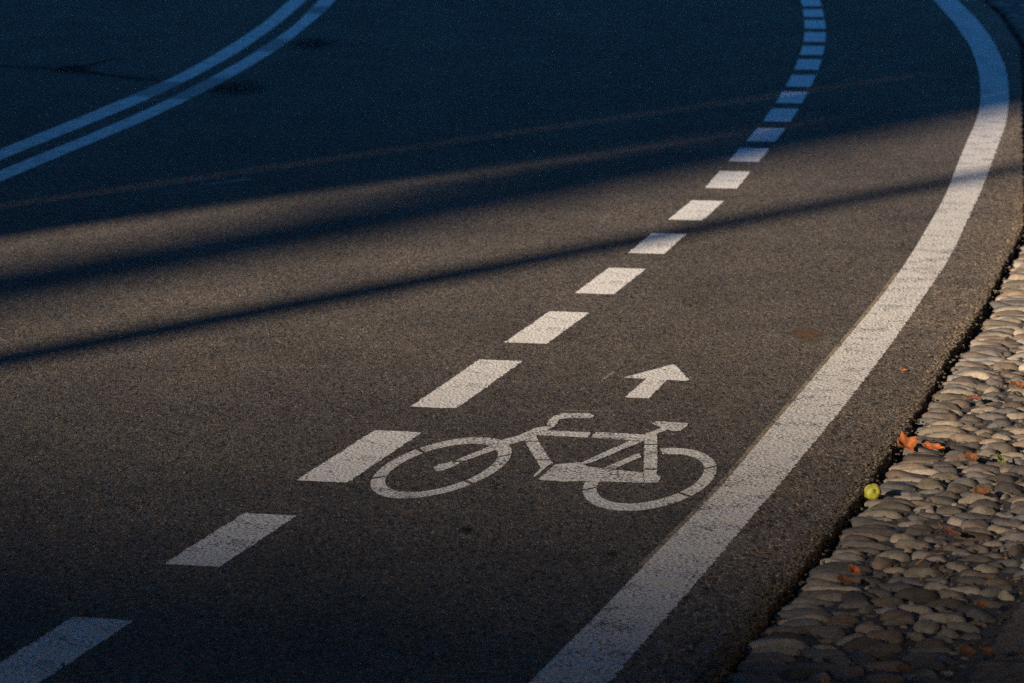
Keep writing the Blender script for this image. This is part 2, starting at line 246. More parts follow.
M = {
 'asphalt': asphalt('asphalt', (.120, .108, .097), 215, 1.0, .009),
 'shoulder': asphalt('coarse_asphalt', (.172, .147, .123), 170, 1.0, .010),
 'tar': plain('tar', (.010, .010, .010), .97, 60., .4, .5, .004),
 'paint': paint('road_paint', (.82, .815, .79), .66),
 'worn': paint('worn_road_paint', (.77, .765, .74), .73),
 'edgepaint': paint('edge_line_paint', (.73, .715, .69), .72),
 'darkpaint': paint('darkened_paint', (.33, .33, .32), .6),
 'old': paint('old_yellowed_paint', (.36, .30, .20), .85),
 'ghost': paint('scuffed_old_paint', (.36, .35, .32), .9),
 'chip': asphalt('asphalt_chip', (.105, .090, .075), 190),
 'stone': attr_stone('river_stone'),
 'mortar': plain('mortar', (.042, .037, .032), .95, 45., .5, .8, .02),
 'granite': plain('granite', (.105, .088, .072), .95, 90., .5, .9, .012),
 'ground': plain('earth', (.11, .09, .065), .95, 3., .3, .5, .05),
 'concrete': plain('concrete', (.25, .24, .22), .9, 8., .15, .3, .01),
 'plaster': plain('plaster', (.34, .29, .22), .9, 2., .12, .2, .02),
 'roof': plain('roof_tile', (.24, .11, .07), .9, 9., .3, .4, .03),
 'glass': plain('window_glass', (.03, .035, .04), .15, 2., .2, 0),
 'steel': plain('galvanised_steel', (.35, .36, .37), .5, 15., .15, .1, .002, .6),
 'bark': plain('bark', (.12, .09, .065), .95, 14., .45, .9, .03),
 'needles': plain('pine_needles', (.022, .036, .02), .8, 3., .4, 0),
 'foliage': plain('foliage', (.05, .055, .02), .7, 2., .4, 0),
 'orange': plain('dry_orange_leaf', (.27, .078, .018), .7, 90., .35, .4, .003),
 'rust': plain('dry_brown_leaf', (.13, .050, .018), .75, 90., .4, .4, .003),
 'red': plain('dry_red_leaf', (.10, .030, .02), .75, 90., .4, .4, .003),
 'green': plain('fallen_green_leaf', (.15, .22, .035), .6, 80., .25, .3, .003),
 'twig': plain('dry_twig', (.20, .10, .05), .9, 150., .4, .5, .002),
}
def fruit_mat():
    m, nt, b = new_mat('crab_apple_skin')
    co = N(nt, 'ShaderNodeTexCoord').outputs['Object']
    n = N(nt, 'ShaderNodeTexNoise', Scale=60.0, Detail=4.0); nt.links.new(co, n.inputs['Vector'])
    n2 = N(nt, 'ShaderNodeTexNoise', Scale=130.0, Detail=5.0, Roughness=.75); nt.links.new(co, n2.inputs['Vector'])
    c = ramp(nt, n.outputs[0], [(.34, (.16, .20, .02)), (.5, (.36, .34, .03)), (.68, (.42, .32, .05))])
    spots = ramp(nt, n2.outputs[0], [(.56, (0,)*3), (.66, (1,)*3)])
    nt.links.new(mixc(nt, spots, c, (.15, .10, .03)), b.inputs['Base Color'])
    b.inputs['Roughness'].default_value = .6; bump(nt, b, n2.outputs[0], .4, .004); return m
M['fruit'] = fruit_mat()
M['tar'].node_tree.nodes['Principled BSDF'].inputs['Specular IOR Level'].default_value = .08
def stain_mat(name, col, sx, sy, gain):
    """a blotch soaked into the asphalt, thinning to nothing at its rim"""
    m, nt, b = new_mat(name)
    c, h, co = asphalt_nodes(nt, (.098, .090, .083), 165)
    g = N(nt, 'ShaderNodeTexGradient', gradient_type='SPHERICAL')
    tc = N(nt, 'ShaderNodeTexCoord'); mp = N(nt, 'ShaderNodeMapping'); mp.inputs['Scale'].default_value = (1/sx, 1/sy, 1.)
    nt.links.new(tc.outputs['Object'], mp.inputs[0]); nt.links.new(mp.outputs[0], g.inputs[0])
    n = N(nt, 'ShaderNodeTexNoise', Scale=1.6/sx, Detail=6.0, Roughness=.7); nt.links.new(tc.outputs['Object'], n.inputs['Vector'])
    f = mth(nt, 'MULTIPLY', mth(nt, 'MULTIPLY', g.outputs['Fac'], mth(nt, 'POWER', n.outputs[0], 1.6)), gain)
    nt.links.new(mixc(nt, .8, c, col), b.inputs['Base Color'])
    tr = N(nt, 'ShaderNodeBsdfTransparent'); mx = N(nt, 'ShaderNodeMixShader'); out = nt.nodes['Material Output']
    nt.links.new(ramp(nt, f, [(.12, (0,)*3), (.75, (.8,)*3)]), mx.inputs[0]); nt.links.new(tr.outputs[0], mx.inputs[1]); nt.links.new(b.outputs[0], mx.inputs[2])
    nt.links.new(mx.outputs[0], out.inputs[0]); bump(nt, b, h, .8, .006)
    b.inputs['Roughness'].default_value = .95; b.inputs['Specular IOR Level'].default_value = .05
    return m

# ------------------------------------------------------------------ the setting
bm = bmesh.new(); g = 600
bm.faces.new([bm.verts.new(p) for p in ((-g, -g, -.075), (g, -g, -.075), (g, g, -.075), (-g, g, -.075))])
tag(bm_obj('ground', bm, M['ground']), kind='structure')

fine_y = np.arange(-11, 48, .25)
EC = np.interp(fine_y, YS, (np.array(EDGE_LEFT_X)+np.array(EDGE_RIGHT_X))/2)
LEFT = np.interp(fine_y, YS, np.array(DL_UA))-4.1
bm = bmesh.new()
add_band(bm, list(zip(LEFT, fine_y)), list(zip(EC, fine_y)), -.06, 0.0)
road = tag(bm_obj('road', bm, M['asphalt']), kind='structure')
bm = bmesh.new()                                   # the strip outside the edge line, ragged on the stone side
ry = np.concatenate([np.arange(-11, 7.5, .1), np.arange(7.5, 20, .006), np.arange(20, 48, .03)])
re_x = np.interp(ry, YS, ROAD_EDGE_X)
rag = np.array([.016*wob(0, y, 9)+.011*wob(3, y, 38)+.008*wob(7, y, 110) for y in ry])
add_band(bm, list(zip(np.interp(ry, YS, (np.array(EDGE_LEFT_X)+np.array(EDGE_RIGHT_X))/2), ry)), list(zip(re_x+rag, ry)), -.06, 0.0)
tag(bm_obj('road_shoulder', bm, M['shoulder']), kind='structure')

# far pavement on the other side of the road, with its kerb
bm = bmesh.new(); add_band(bm, list(zip(LEFT-.16, fine_y)), list(zip(LEFT-.003, fine_y)), -.07, .12)
tag(bm_obj('kerb', bm, M['granite']), kind='structure')
bm = bmesh.new(); add_band(bm, list(zip(LEFT-4.2, fine_y)), list(zip(LEFT-.163, fine_y)), -.07, .115)
tag(bm_obj('pavement', bm, M['concrete']), kind='structure')

# mortar the stones stand in
SEX = np.maximum(np.array(STONE_EDGE_X), np.array(ROAD_EDGE_X)+.026)
def se(y): return np.interp(y, YS, SEX)
bm = bmesh.new(); my = np.arange(-11, 48, .1)
add_band(bm, list(zip(np.interp(my, YS, ROAD_EDGE_X)-.03, my)), list(zip(se(my)+.012, my)), -.074, -.050)
my2 = np.concatenate([np.arange(-11, 7, .2), np.arange(7, 16, .03), np.arange(16, 48, .2)]); rows = []
for y in my2:                                                            # sandy mortar, uneven between the stones
    xs_ = float(se(y))+np.concatenate([np.linspace(.0, 1.0, 30), [1.5, 2.5, 4.5]])
    rows.append([bm.verts.new((x, y, (-.050 if k == 0 else -.0165+.004*wob(x, y, 9, 1)+.003*wob(x, y, 31, 2)))) for k, x in enumerate(xs_)])
for r0, r1 in zip(rows[:-1], rows[1:]):
    for k in range(len(r0)-1): bm.faces.new((r0[k], r0[k+1], r1[k+1], r1[k]))
tag(bm_obj('mortar_bed', bm, M['mortar']), kind='structure')

# slab strip in the right foreground: rows of rough granite flags beyond the stones
SL = np.array(SLAB); sa = np.polyfit(SL[:, 1], SL[:, 0], 1)
def slab_x(y): return np.polyval(sa, y)+.035
SLAB_END = 9.55

# ------------------------------------------------------------------ river stones
ico = bmesh.new(); bmesh.ops.create_icosphere(ico, subdivisions=3, radius=1.0)
IV = np.array([v.co[:] for v in ico.verts]); IF = np.array([[v.index for v in f.verts] for f in ico.faces]); ico.free()
ico = bmesh.new(); bmesh.ops.create_icosphere(ico, subdivisions=2, radius=1.0)
IV2 = np.array([v.co[:] for v in ico.verts]); IF2 = np.array([[v.index for v in f.verts] for f in ico.faces]); ico.free()
PALETTE = np.array([(.27,.235,.195), (.31,.265,.21), (.23,.205,.18), (.20,.19,.185), (.175,.17,.175), (.28,.22,.175), (.34,.30,.25), (.145,.13,.125), (.24,.225,.215), (.20,.16,.135)])
SV, SF, SC = [], [], []; nv = 0
def stone(x, y, z, a, b, c, rot, fine=True, pal=None):
    global nv
    V0, F0 = (IV, IF) if fine else (IV2, IF2)
    P = np.sign(V0)*np.abs(V0)**.80                       # a little boxier than an ellipsoid
    ph = rng.uniform(0, 6.28, 6); am = rng.uniform(.05, .17, 3)
    r = 1+am[0]*np.sin(2.1*V0[:, 0]+1.3*V0[:, 2]+ph[0])+am[1]*np.sin(2.9*V0[:, 1]-1.7*V0[:, 0]+ph[1])+am[2]*.55*np.sin(4.5*V0[:, 0]+3.1*V0[:, 1]+ph[2])+.035*np.sin(8*V0[:, 0]-6*V0[:, 1]+5*V0[:, 2]+ph[3])
    P = P*r[:, None]*np.array([a, b, c])
    tx, ty = rng.normal(0, .05), rng.normal(0, .10); P[:, 2] += P[:, 0]*tx+P[:, 1]*ty
    ca, sa_ = math.cos(rot), math.sin(rot)
    Q = np.stack([x+P[:, 0]*ca-P[:, 1]*sa_, y+P[:, 0]*sa_+P[:, 1]*ca, z+P[:, 2]], 1)
    SV.append(Q); SF.append(F0+nv); nv += len(Q)
    col = PALETTE[rng.integers(len(PALETTE))]*rng.uniform(.34, .93)
    SC.append(np.repeat(np.append(col, 1)[None], len(Q), 0))
def slope(y): return math.atan2(1.0, float((se(y+.1)-se(y-.1))/.2))      # heading of the stone edge
y = 6.2
while y < 32:                                                            # the edge course: stones on end across the edge
    th = slope(y); w = rng.uniform(.022, .034); ln = rng.uniform(.050, .082)
    x = float(se(y))+ln*rng.uniform(.92, 1.2)
    y += w
    stone(x, y, -.031+rng.normal(0, .0022), ln, w*1.0, rng.uniform(.026, .030), th-math.pi/2+rng.normal(0, .10), y < 17)
    y += w
# the field: oval stones packed side by side in a loose flow
pts = []
cell = .05; grid = {}
def free(x, y, ax, rot):
    i, j = int(x/cell), int(y/cell)
    for di in range(-3, 4):
        for dj in range(-3, 4):
            for (px, py, pr, pa, pb, pt) in grid.get((i+di, j+dj), ()):
                dx, dy = x-px, y-py
                ca, sa_ = math.cos(pt), math.sin(pt)
                u, v = dx*ca+dy*sa_, -dx*sa_+dy*ca
                if (u/(pa+ax[0]*.90))**2+(v/(pb+ax[1]*.90))**2 < 1.0: return False
    return True
cand = 0
for scale, tries in ((1.08, 20000), (.85, 24000), (.62, 28000), (.42, 28000), (.28, 18000)):
    for _ in range(tries):
        y = 6.2+rng.random()**1.25*11.3; v = .150+rng.random()*1.75
        x = float(se(y))+v
        if y < SLAB_END and x > slab_x(y)-.05*scale: continue
        if abs(x) > .135*y*1.06+.7: continue
        a = rng.uniform(.034, .060)*scale; b = rng.uniform(.020, .032)*scale
        flow = slope(y)-math.pi/2+.55*wob(x, y, 1.7, 3)+.5*wob(x, y, 5.5, 8)+rng.normal(0, .33)
        if rng.random() < .16: flow += 1.0
        if free(x, y, (a, b), flow):
            grid.setdefault((int(x/cell), int(y/cell)), []).append((x, y, a, a, b, flow))
            stone(x, y, -.031+rng.normal(0, .0028)-.003*(1-scale), a*.96, b*.96, rng.uniform(.025, .031)*(.55+.45*scale), flow, y < 11.5 and scale > .7)
for _ in range(5000):                                                    # beyond, where the pavement comes back into view
    y = rng.uniform(17.4, 32); x = float(se(y))+rng.uniform(.16, 1.1)
    a = rng.uniform(.05, .085); b = rng.uniform(.035, .05)
    if free(x, y, (a, b), 0.):
        grid.setdefault((int(x/cell), int(y/cell)), []).append((x, y, a, a, b, 0.))
        stone(x, y, -.034, a, b, .038, rng.normal(0, .4), False)
V = np.concatenate(SV); F = np.concatenate(SF); C = np.concatenate(SC)
me = bpy.data.meshes.new('cobbled_paving')
me.vertices.add(len(V)); me.vertices.foreach_set('co', V.ravel())
me.loops.add(F.size); me.loops.foreach_set('vertex_index', F.ravel().astype(np.int32))
me.polygons.add(len(F)); me.polygons.foreach_set('loop_start', np.arange(0, F.size, 3, dtype=np.int32))
me.polygons.foreach_set('use_smooth', np.ones(len(F), bool))
me.update(calc_edges=True); me.validate()
ca_ = me.color_attributes.new('stone_colour', 'FLOAT_COLOR', 'POINT'); ca_.data.foreach_set('color', C.ravel().astype(np.float32))
cob = tag(link('cobbled_paving', me, M['stone']), kind='structure')
print('stones', len(SV), 'verts', len(V))

# granite flags
for k, (yy, y1) in enumerate(((7.75, 8.66), (8.66, SLAB_END))):
    bm = bmesh.new(); nseg = 14
    lf = [(slab_x(t)+.006*wob(t, 1, 14), t) for t in np.linspace(yy+.006, y1-.006, nseg)]
    rt = [(slab_x(t)+.62, t) for t in np.linspace(yy+.006, y1-.006, nseg)]
    nx = 46; ny = int((y1-yy)/.011); top = []
    for b_ in range(ny+1):
        t = yy+.006+(y1-yy-.012)*b_/ny; row = []
        for a_ in range(nx+1):
            x0 = float(slab_x(t))+.008*wob(t, 1, 14); x = x0+.62*a_/nx
            rim = min(a_, nx-a_, b_, ny-b_); d_ = .012*math.exp(-rim*.9)
            row.append(bm.verts.new((x, t, -.012-d_+.006*wob(x, t, 16, 2)+.0045*wob(x, t, 60, 5)+.003*wob(x, t, 150, 6))))
        top.append(row)
    for b_ in range(ny):
        for a_ in range(nx): bm.faces.new((top[b_][a_], top[b_][a_+1], top[b_+1][a_+1], top[b_+1][a_]))
    rim_ = top[0][:]+[r[-1] for r in top[1:]]+top[-1][-2::-1]+[r[0] for r in top[-2:0:-1]]
    low = [bm.verts.new((v.co.x, v.co.y, -.07)) for v in rim_]
    for a_ in range(len(rim_)): bm.faces.new((rim_[a_-1], rim_[a_], low[a_], low[a_-1]))
    bmesh.ops.recalc_face_normals(bm, faces=bm.faces)
    o = bm_obj('paving_slab', bm, M['granite'])
    tag(o, ('nearer rough stone slab, cut off by the bottom right corner of the photo', 'farther rough stone slab at the right border, ending where the cobbles go on')[k], 'paving slab', 'stone slabs bordering the cobbles')

# loose chips along the broken edge of the asphalt
GV, GF = [], []; nv2 = 0
ico = bmesh.new(); bmesh.ops.create_icosphere(ico, subdivisions=1, radius=1.0)
CV = np.array([v.co[:] for v in ico.verts]); CF = np.array([[v.index for v in f.verts] for f in ico.faces]); ico.free()
for _ in range(5200):
    y = 7.6+rng.random()**1.3*10; ex = float(np.interp(y, YS, ROAD_EDGE_X))
    d = rng.normal(-.012, .022) if rng.random() < .72 else -abs(rng.normal(0, .10))
    if d > .03: continue
    r = rng.uniform(.0022, .0062)*(1 if d > -.04 else .62)
    z = r*.35 if d < .0 else -.042+.6*r+rng.random()*.034
    P = CV*(1+rng.uniform(-.3, .3, (len(CV), 1)))*r*np.array([1.15, 1, .75])+np.array([ex+d, y, z])
    GV.append(P); GF.append(CF+nv2); nv2 += len(P)
for _ in range(2600):                                                    # grit in the joints of the paving
    y = 8.0+rng.random()**1.4*7; x = float(se(y))+rng.uniform(-.01, .75); r = rng.uniform(.0025, .0085)
    P = CV*(1+rng.uniform(-.3, .3, (len(CV), 1)))*r*np.array([1.2, 1, .8])+np.array([x, y, -.0165+rng.random()*.004]); GV.append(P); GF.append(CF+nv2); nv2 += len(P)
for _ in range(420):                                                     # a few strays on the lane and the road
    y = 8.2+rng.random()**1.6*9; x = rng.uniform(-.14*y, at_y(EDGE_LEFT_X, y)); r = rng.uniform(.0016, .0036)
    P = CV*(1+rng.uniform(-.3, .3, (len(CV), 1)))*r+np.array([x, y, r*.5]); GV.append(P); GF.append(CF+nv2); nv2 += len(P)
o = link('loose_gravel', mesh_from('loose_gravel', np.concatenate(GV), np.concatenate(GF)), M['chip'])
tag(o, 'loose grit along the crumbling edge of the asphalt', 'gravel', kind='stuff')

# ------------------------------------------------------------------ road markings
PZ = .0008
def rect(cx, cy, th, L, W):
    d = np.array([math.cos(th), math.sin(th)]); n_ = np.array([-d[1], d[0]]); c = np.array([cx, cy])
    return [c-d*L/2-n_*W/2, c+d*L/2-n_*W/2, c+d*L/2+n_*W/2, c-d*L/2+n_*W/2]
ORD = ['second', 'third', 'fourth', 'fifth', 'sixth', 'seventh', 'eighth', 'ninth', 'tenth', 'eleventh', 'twelfth', 'thirteenth', 'fourteenth', 'fifteenth', 'sixteenth', 'seventeenth', 'eighteenth', 'nineteenth']
LAB = {0: 'white lane dash nearest the viewer, dimmest, at the lower left corner',
 1: 'dim white dash in the dark foreground, next before the one touching the wheel',
 2: 'white dash almost touching the front wheel of the painted bicycle',
 3: 'bright white dash level with the arrow, first beyond the front wheel',
 4: 'sunlit white dash second beyond the front wheel, higher up than the arrow',
 5: 'sunlit white dash just before the thin pole shadow',
 6: 'white dash crossed by the thin dark pole shadow',
 7: 'sunlit white dash just beyond the thin pole shadow',
 8: 'last white dash still in sunlight before the broad blue shade',
 9: 'white dash on the rim of the broad blue shade'}
for i, (cx, cy, th, L, W) in enumerate(DASHES):
    if i > 19: break
    bm = bmesh.new()
    pts_ = jitter_outline([p-np.array([cx, cy]) for p in rect(cx, cy, th, L, W)], .007 if cy < 15 else .03, .0048, i)
    add_film(bm, pts_, PZ)
    o = bm_obj('lane_dash', bm, M['paint'] if i > 1 else M['worn'], loc=(cx, cy, 0))
    lab = LAB.get(i) or ('blue-shaded white lane dash, %s one beyond the dash on the rim of the shade' % (['first']+ORD)[i-10])
    tag(o, lab, 'lane marking', 'dashes between the bike lane and the road')

# the solid line at the outer edge of the bike lane
ly = np.concatenate([np.arange(-10, 7.6, .5), np.arange(7.6, 16, .012), np.arange(16, 46, .05)])
el, er = np.interp(ly, YS, EDGE_LEFT_X), np.interp(ly, YS, EDGE_RIGHT_X)
jl = np.array([.0030*wob(1, y, 80)+.002*wob(1, y, 22) for y in ly]); jr = np.array([.009*wob(5, y, 70)+.006*wob(5, y, 24)+.006*wob(6, y, 160) for y in ly])
bm = bmesh.new(); add_film_band(bm, list(zip(el+jl, ly)), list(zip(er+jr, ly)), PZ)
edge = tag(bm_obj('edge_line', bm, M['edgepaint']), 'broad solid white line curving along the outer edge of the bike lane', 'lane marking')
bm = bmesh.new(); s_ = (ly > 9.6) & (ly < 15)
fr = np.array([.004*wob(9, y, 60) for y in ly])
add_film_band(bm, list(zip((el-.016+fr)[s_], ly[s_])), list(zip((el+.002)[s_], ly[s_])), .0005)
bm_obj('old_paint_fringe', bm, M['old'], edge)['label'] = 'yellowed older paint showing along the left rim of the line'

# double centre line
cy_ = np.concatenate([np.arange(2, 46, .1)])
for a, b, lab in ((DL_UA, DL_UB, 'left line of the shaded double white centre line'), (DL_LA, DL_LB, 'right line of the shaded double white centre line, nearer the bike lane')):
    A, B = np.interp(cy_, YS, a), np.interp(cy_, YS, b)
    bm = bmesh.new()
    j1 = np.array([.006*wob(2, y, 12) for y in cy_]); j2 = np.array([.006*wob(4, y, 12) for y in cy_])
    add_film_band(bm, list(zip(A+j1, cy_)), list(zip(B+j2, cy_)), PZ)
    o = tag(bm_obj('centre_line', bm, M['worn']), lab, 'lane marking', 'double centre line')
    # stretches where a tar repair darkened the paint
    for (ya, yb) in (((22.35, 23.3),) if a is DL_UA else ((22.2, 23.6), (25.6, 26.6), (29.0, 29.8))):
        s2 = (cy_ >= ya-.001) & (cy_ <= yb+.001); bm = bmesh.new()
        add_film_band(bm, list(zip((A+j1)[s2]-.004, cy_[s2])), list(zip((B+j2)[s2]+.004, cy_[s2])), PZ+.0006)
        bm_obj('worn_stretch', bm, M['darkpaint'], o)

# painted bicycle
bc = (.10, 10.95, 0)
bike = tag(empty('bicycle_symbol', bc), 'white bicycle emblem painted on the asphalt of the bike lane', 'road emblem')
def rel(p): return [np.array(q)-np.array(bc[:2]) for q in p]
def ring(eo, ei, segs, n=26):
    """pieces of a stencilled ring between two ellipses; segs are ranges of angle in degrees"""
    bm = bmesh.new()
    def pt(e, a, base):
        # common polar parametrisation
        ca, sa_ = math.cos(e[4]), math.sin(e[4]); u, v = e[2]*math.cos(a), e[3]*math.sin(a)
        return (e[0]+u*ca-v*sa_-bc[0], e[1]+u*sa_+v*ca-bc[1])
    for a0, a1 in segs:
        k = max(6, int(abs(a1-a0)/2.2)); A = np.radians(np.linspace(a0, a1, k))
        O = [pt(eo, a, 0) for a in A]; I = [pt(ei, a, 0) for a in A]
        jo = [(1+.004*wob(p[0], p[1], 60, 2)) for p in O]
        add_film_band(bm, O, I, PZ)
    return bm
gp = 1.5
fb = sorted([-62.6, -121.8, 119.4, 61.6])
segs = [(fb[i]+gp, (fb[i+1] if i < 3 else fb[0]+360)-gp) for i in range(4)]
bm_obj('front_wheel', ring(WHEEL_FO, WHEEL_FI, segs), M['worn'], bike)
cuts = [-78.4, -63.3, 59.4, 117.3, 196]
segs = [(cuts[i]+(gp if i else 0), cuts[i+1]-(gp if i < 3 else 0)) for i in range(4)]
bm_obj('rear_wheel', ring(WHEEL_RO, WHEEL_RI, segs), M['worn'], bike)
BREAKS = {'down_tube': (441.6, 460.2), 'seat_tube': (444.9, 469.6), 'fork': (461.4,), 'seat_stay': (464.5,)}
BREAKS = {k: sorted(2.109/math.tan(.15772+math.atan((v-341.5)/3840)) for v in vs) for k, vs in BREAKS.items()}
def clip_y(P, y0, y1):
    for lim, sgn in ((y0, 1), (y1, -1)):
        out = []
        for i in range(len(P)):
            a, b = P[i-1], P[i]; da, db = sgn*(a[1]-lim), sgn*(b[1]-lim)
            if (da >= 0) != (db >= 0):
                t = da/(da-db); out.append((a[0]+(b[0]-a[0])*t, lim))
            if db >= 0: out.append(tuple(b))
        P = out
        if len(P) < 3: return None
    return P
def stencil(k):
    """the outline of a part cut where the bridges of the stencil left bare asphalt"""
    cuts_ = [-1e3]+BREAKS.get(k, [])+[1e3]
    for a, b in zip(cuts_[:-1], cuts_[1:]):
        P = clip_y([tuple(p) for p in POLY[k]], a+.009, b-.009)
        if P: yield P
def pieces(name, keys, z=PZ):
    bm = bmesh.new()
    for i, k in enumerate(keys):
        for P in stencil(k): add_film(bm, jitter_outline(rel(P), .008, .0034, i), z+.0001*i)
    return bm_obj(name, bm, M['worn'], bike)
pieces('fork', ['fork'], PZ+.0001)
pieces('handlebar', ['handlebar'], PZ+.0002)
pieces('frame', ['top_tube_a', 'top_tube_b', 'down_tube', 'seat_stay', 'seat_tube'], PZ+.0003)
pieces('saddle', ['saddle'], PZ+.0010)
pieces('chain_guard', ['chain_bar'], PZ+.0011)
pieces('pedal_crank', ['pedal'], PZ+.0012)
ac = np.array(POLY['arrow']).mean(0)
bm = bmesh.new(); add_film(bm, jitter_outline([np.array(p)-ac for p in POLY['arrow']], .008, .0034, 3), PZ)
tag(bm_obj('direction_arrow', bm, M['paint'], loc=(ac[0], ac[1], 0)), 'small white arrow painted ahead of the bicycle, pointing along the lane', 'road arrow')

# remains of an older marking beyond the handlebar, and a scrape beside the arrow
def streak(name, a, b, w, mat, label, cat):
    a, b = np.array(a), np.array(b); c = (a+b)/2; d = (b-a)/np.linalg.norm(b-a); n_ = np.array([-d[1], d[0]])
    P = [a-n_*w/2-c, b-n_*w/2-c, b+n_*w/2-c, a+n_*w/2-c]
    bm = bmesh.new(); add_film(bm, jitter_outline(P, .008, .006, 4), .0007)
    return tag(bm_obj(name, bm, mat, loc=(c[0], c[1], 0)), label, cat)
streak('paint_trace', (.168, 11.880), (.318, 11.862), .018, M['ghost'], 'faint trace of older paint just beyond the handlebar of the bicycle', 'paint trace')
streak('paint_scrape', (.304, 12.47), (.338, 12.62), .014, M['ghost'], 'short pale scrape in the asphalt left of the arrow', 'paint trace')

# tar-filled cracks and patches on the shaded side (part of the road)
def tar_line(name, path, w, seed):
    L, R = [], []; P = np.array(path)
    t = np.linspace(0, len(P)-1, 60); X = np.interp(t, range(len(P)), P[:, 0]); Y = np.interp(t, range(len(P)), P[:, 1])
    for i in range(60):
        d = np.array([X[min(i+1, 59)]-X[max(i-1, 0)], Y[min(i+1, 59)]-Y[max(i-1, 0)]]); d /= np.linalg.norm(d); n_ = np.array([-d[1], d[0]])
        taper = math.sin(math.pi*(i+.6)/60.3)**.4
        ww = w*taper*(1+.7*wob(X[i], Y[i], 6, seed)); c = np.array([X[i], Y[i]])+n_*.05*wob(X[i], Y[i], 3, seed+9)
        L.append(c+n_*ww/2); R.append(c-n_*ww/2)
    bm = bmesh.new(); add_film_band(bm, L, R, .0006+.00012*seed if seed < 3 else .0006)
    return bm_obj(name, bm, M['tar'], road)
tar_line('crack', [(-4.2, 24.75), (-3.27, 24.45), (-2.8, 24.2), (-2.45, 23.7), (-2.13, 23.35)], .12, 1)
tar_line('crack', [(-2.80, 24.2), (-2.72, 24.5), (-2.58, 24.95)], .05, 2)
tar_line('crack', [(-3.1, 22.3), (-2.9, 21.5), (-3.0, 20.8)], .015, 6)
tar_line('crack', [(-.9, 24.2), (-.4, 23.6), (.1, 23.9), (.5, 23.4)], .012, 8)
def stain(name, x, y, sx, sy, col, gain=3.6, label=None, z=.0011):
    bm = bmesh.new()
    bm.faces.new([bm.verts.new((sx*math.cos(a), sy*math.sin(a), 0)) for a in np.linspace(0, 2*math.pi, 40, endpoint=False)])
    o = bm_obj(name, bm, stain_mat(name, col, sx, sy, gain), road, loc=(x, y, z))
    if label: o['label'] = label
DARK = (.010, .010, .010)
stain('oil_stain', -1.66, 22.9, .27, .75, DARK, 2.2, 'dark blotch beside the double centre line')
stain('oil_stain', -1.36, 26.2, .22, .8, DARK, 2.1, 'smaller dark blotch farther up the centre line')
stain('oil_stain', -2.78, 24.2, .16, .40, DARK, 3.2, 'dark knot where the crack forks')
stain('oil_stain', -.12, 10.05, .026, .09, DARK, 2.6); stain('oil_stain', .26, 9.75, .020, .06, DARK, 2.4)
stain('rust_stain', 1.043, 13.42, .075, .24, (.15, .085, .045), 2.6, 'rust-brown stain on the asphalt left of the edge line')

streak('paint_spot', (-1.45, 17.95), (-1.24, 18.2), .05, M['ghost'], 'small pale paint spot in the blue shade on the left of the road', 'paint trace')

# ------------------------------------------------------------------ litter on and beside the stones
def leaf(name, loc, L, W, mat, label, curl=.6, rx=0., ry=0., rz=0., lobes=0, seed=0):
    """a thin dried leaf: pointed outline, folded along its midrib and curled"""
    bm = bmesh.new(); nu, nw = 22, 9; grid_ = []
    for i in range(nu):
        t = i/(nu-1); wd = W/2*(math.sin(math.pi*t**.85)**.8+.02)
        if lobes: wd *= 1-.42*abs(math.sin(math.pi*lobes*t))
        row = []
        for j in range(nw):
            s = (j/(nw-1)-.5)*2
            a = curl*(t-.5)*2.4
            x = L*(math.sin(a)/(curl*2.4) if abs(curl) > .01 else (t-.5)); z = L*(1-math.cos(a))/(abs(curl)*2.4+1e-6)
            yv = s*wd; z += abs(s)*wd*.55+.10*L*wob(t*3+seed, s*2, 1.4, seed)
            row.append(bm.verts.new((x, yv, z)))
        grid_.append(row)
    for i in range(nu-1):
        for j in range(nw-1): bm.faces.new((grid_[i][j], grid_[i+1][j], grid_[i+1][j+1], grid_[i][j+1]))
    o = bm_obj(name, bm, mat, loc=loc, smooth=True); o.rotation_euler = (rx, ry, rz)
    sm = o.modifiers.new('thickness', 'SOLIDIFY'); sm.thickness = .0009
    sb = bmesh.new(); add_tube(sb, [(-L*.40, 0, .001), (-L*.55, .002, .004), (-L*.72, .006, .010)], [.0012, .001, .0008], 6)
    zoff = 0.0
    st = bm_obj('leaf_stalk', sb, M['twig'], o)
    st.location = (0, 0, L*.12)
    return tag(o, label, 'leaf', 'fallen leaves on the cobbles')
leaf('dry_leaf', (1.172, 11.23, .012), .078, .080, M['orange'], 'large curled bright orange leaf standing at the asphalt edge', .75, .75, -.15, .5, 2, 1)
leaf('dry_leaf', (1.250, 11.20, .006), .070, .036, M['orange'], 'long orange leaf lying on the edge stones right of the curled leaf', .35, .35, .1, -.25, 0, 2)
leaf('dry_leaf', (1.338, 11.00, .012), .046, .042, M['rust'], 'small dull orange leaf left of the green leaf', .5, .5, .1, .1, 0, 3)
leaf('green_leaf', (1.420, 10.98, .012), .034, .036, M['green'], 'small green leaf lying among the cobbles', .3, .65, .1, .9, 0, 4)
leaf('dry_leaf', (1.306, 10.49, .012), .052, .040, M['rust'], 'brownish orange leaf on the cobbles below the green leaf', .4, .4, 0, .2, 0, 5)
leaf('dry_leaf', (1.163, 9.955, .010), .062, .020, M['red'], 'narrow reddish leaf wedged between cobbles, right of the fruit', .6, .3, .2, -.5, 0, 6)
leaf('dry_leaf', (.862, 9.490, .012), .036, .034, M['orange'], 'upper orange leaf of the pair in the dark foreground cobbles', .7, .7, -.3, .9, 0, 7)
leaf('dry_leaf', (.830, 9.390, .008), .048, .034, M['rust'], 'lower browner leaf of the pair in the dark foreground cobbles', .5, .5, .1, .5, 0, 8)
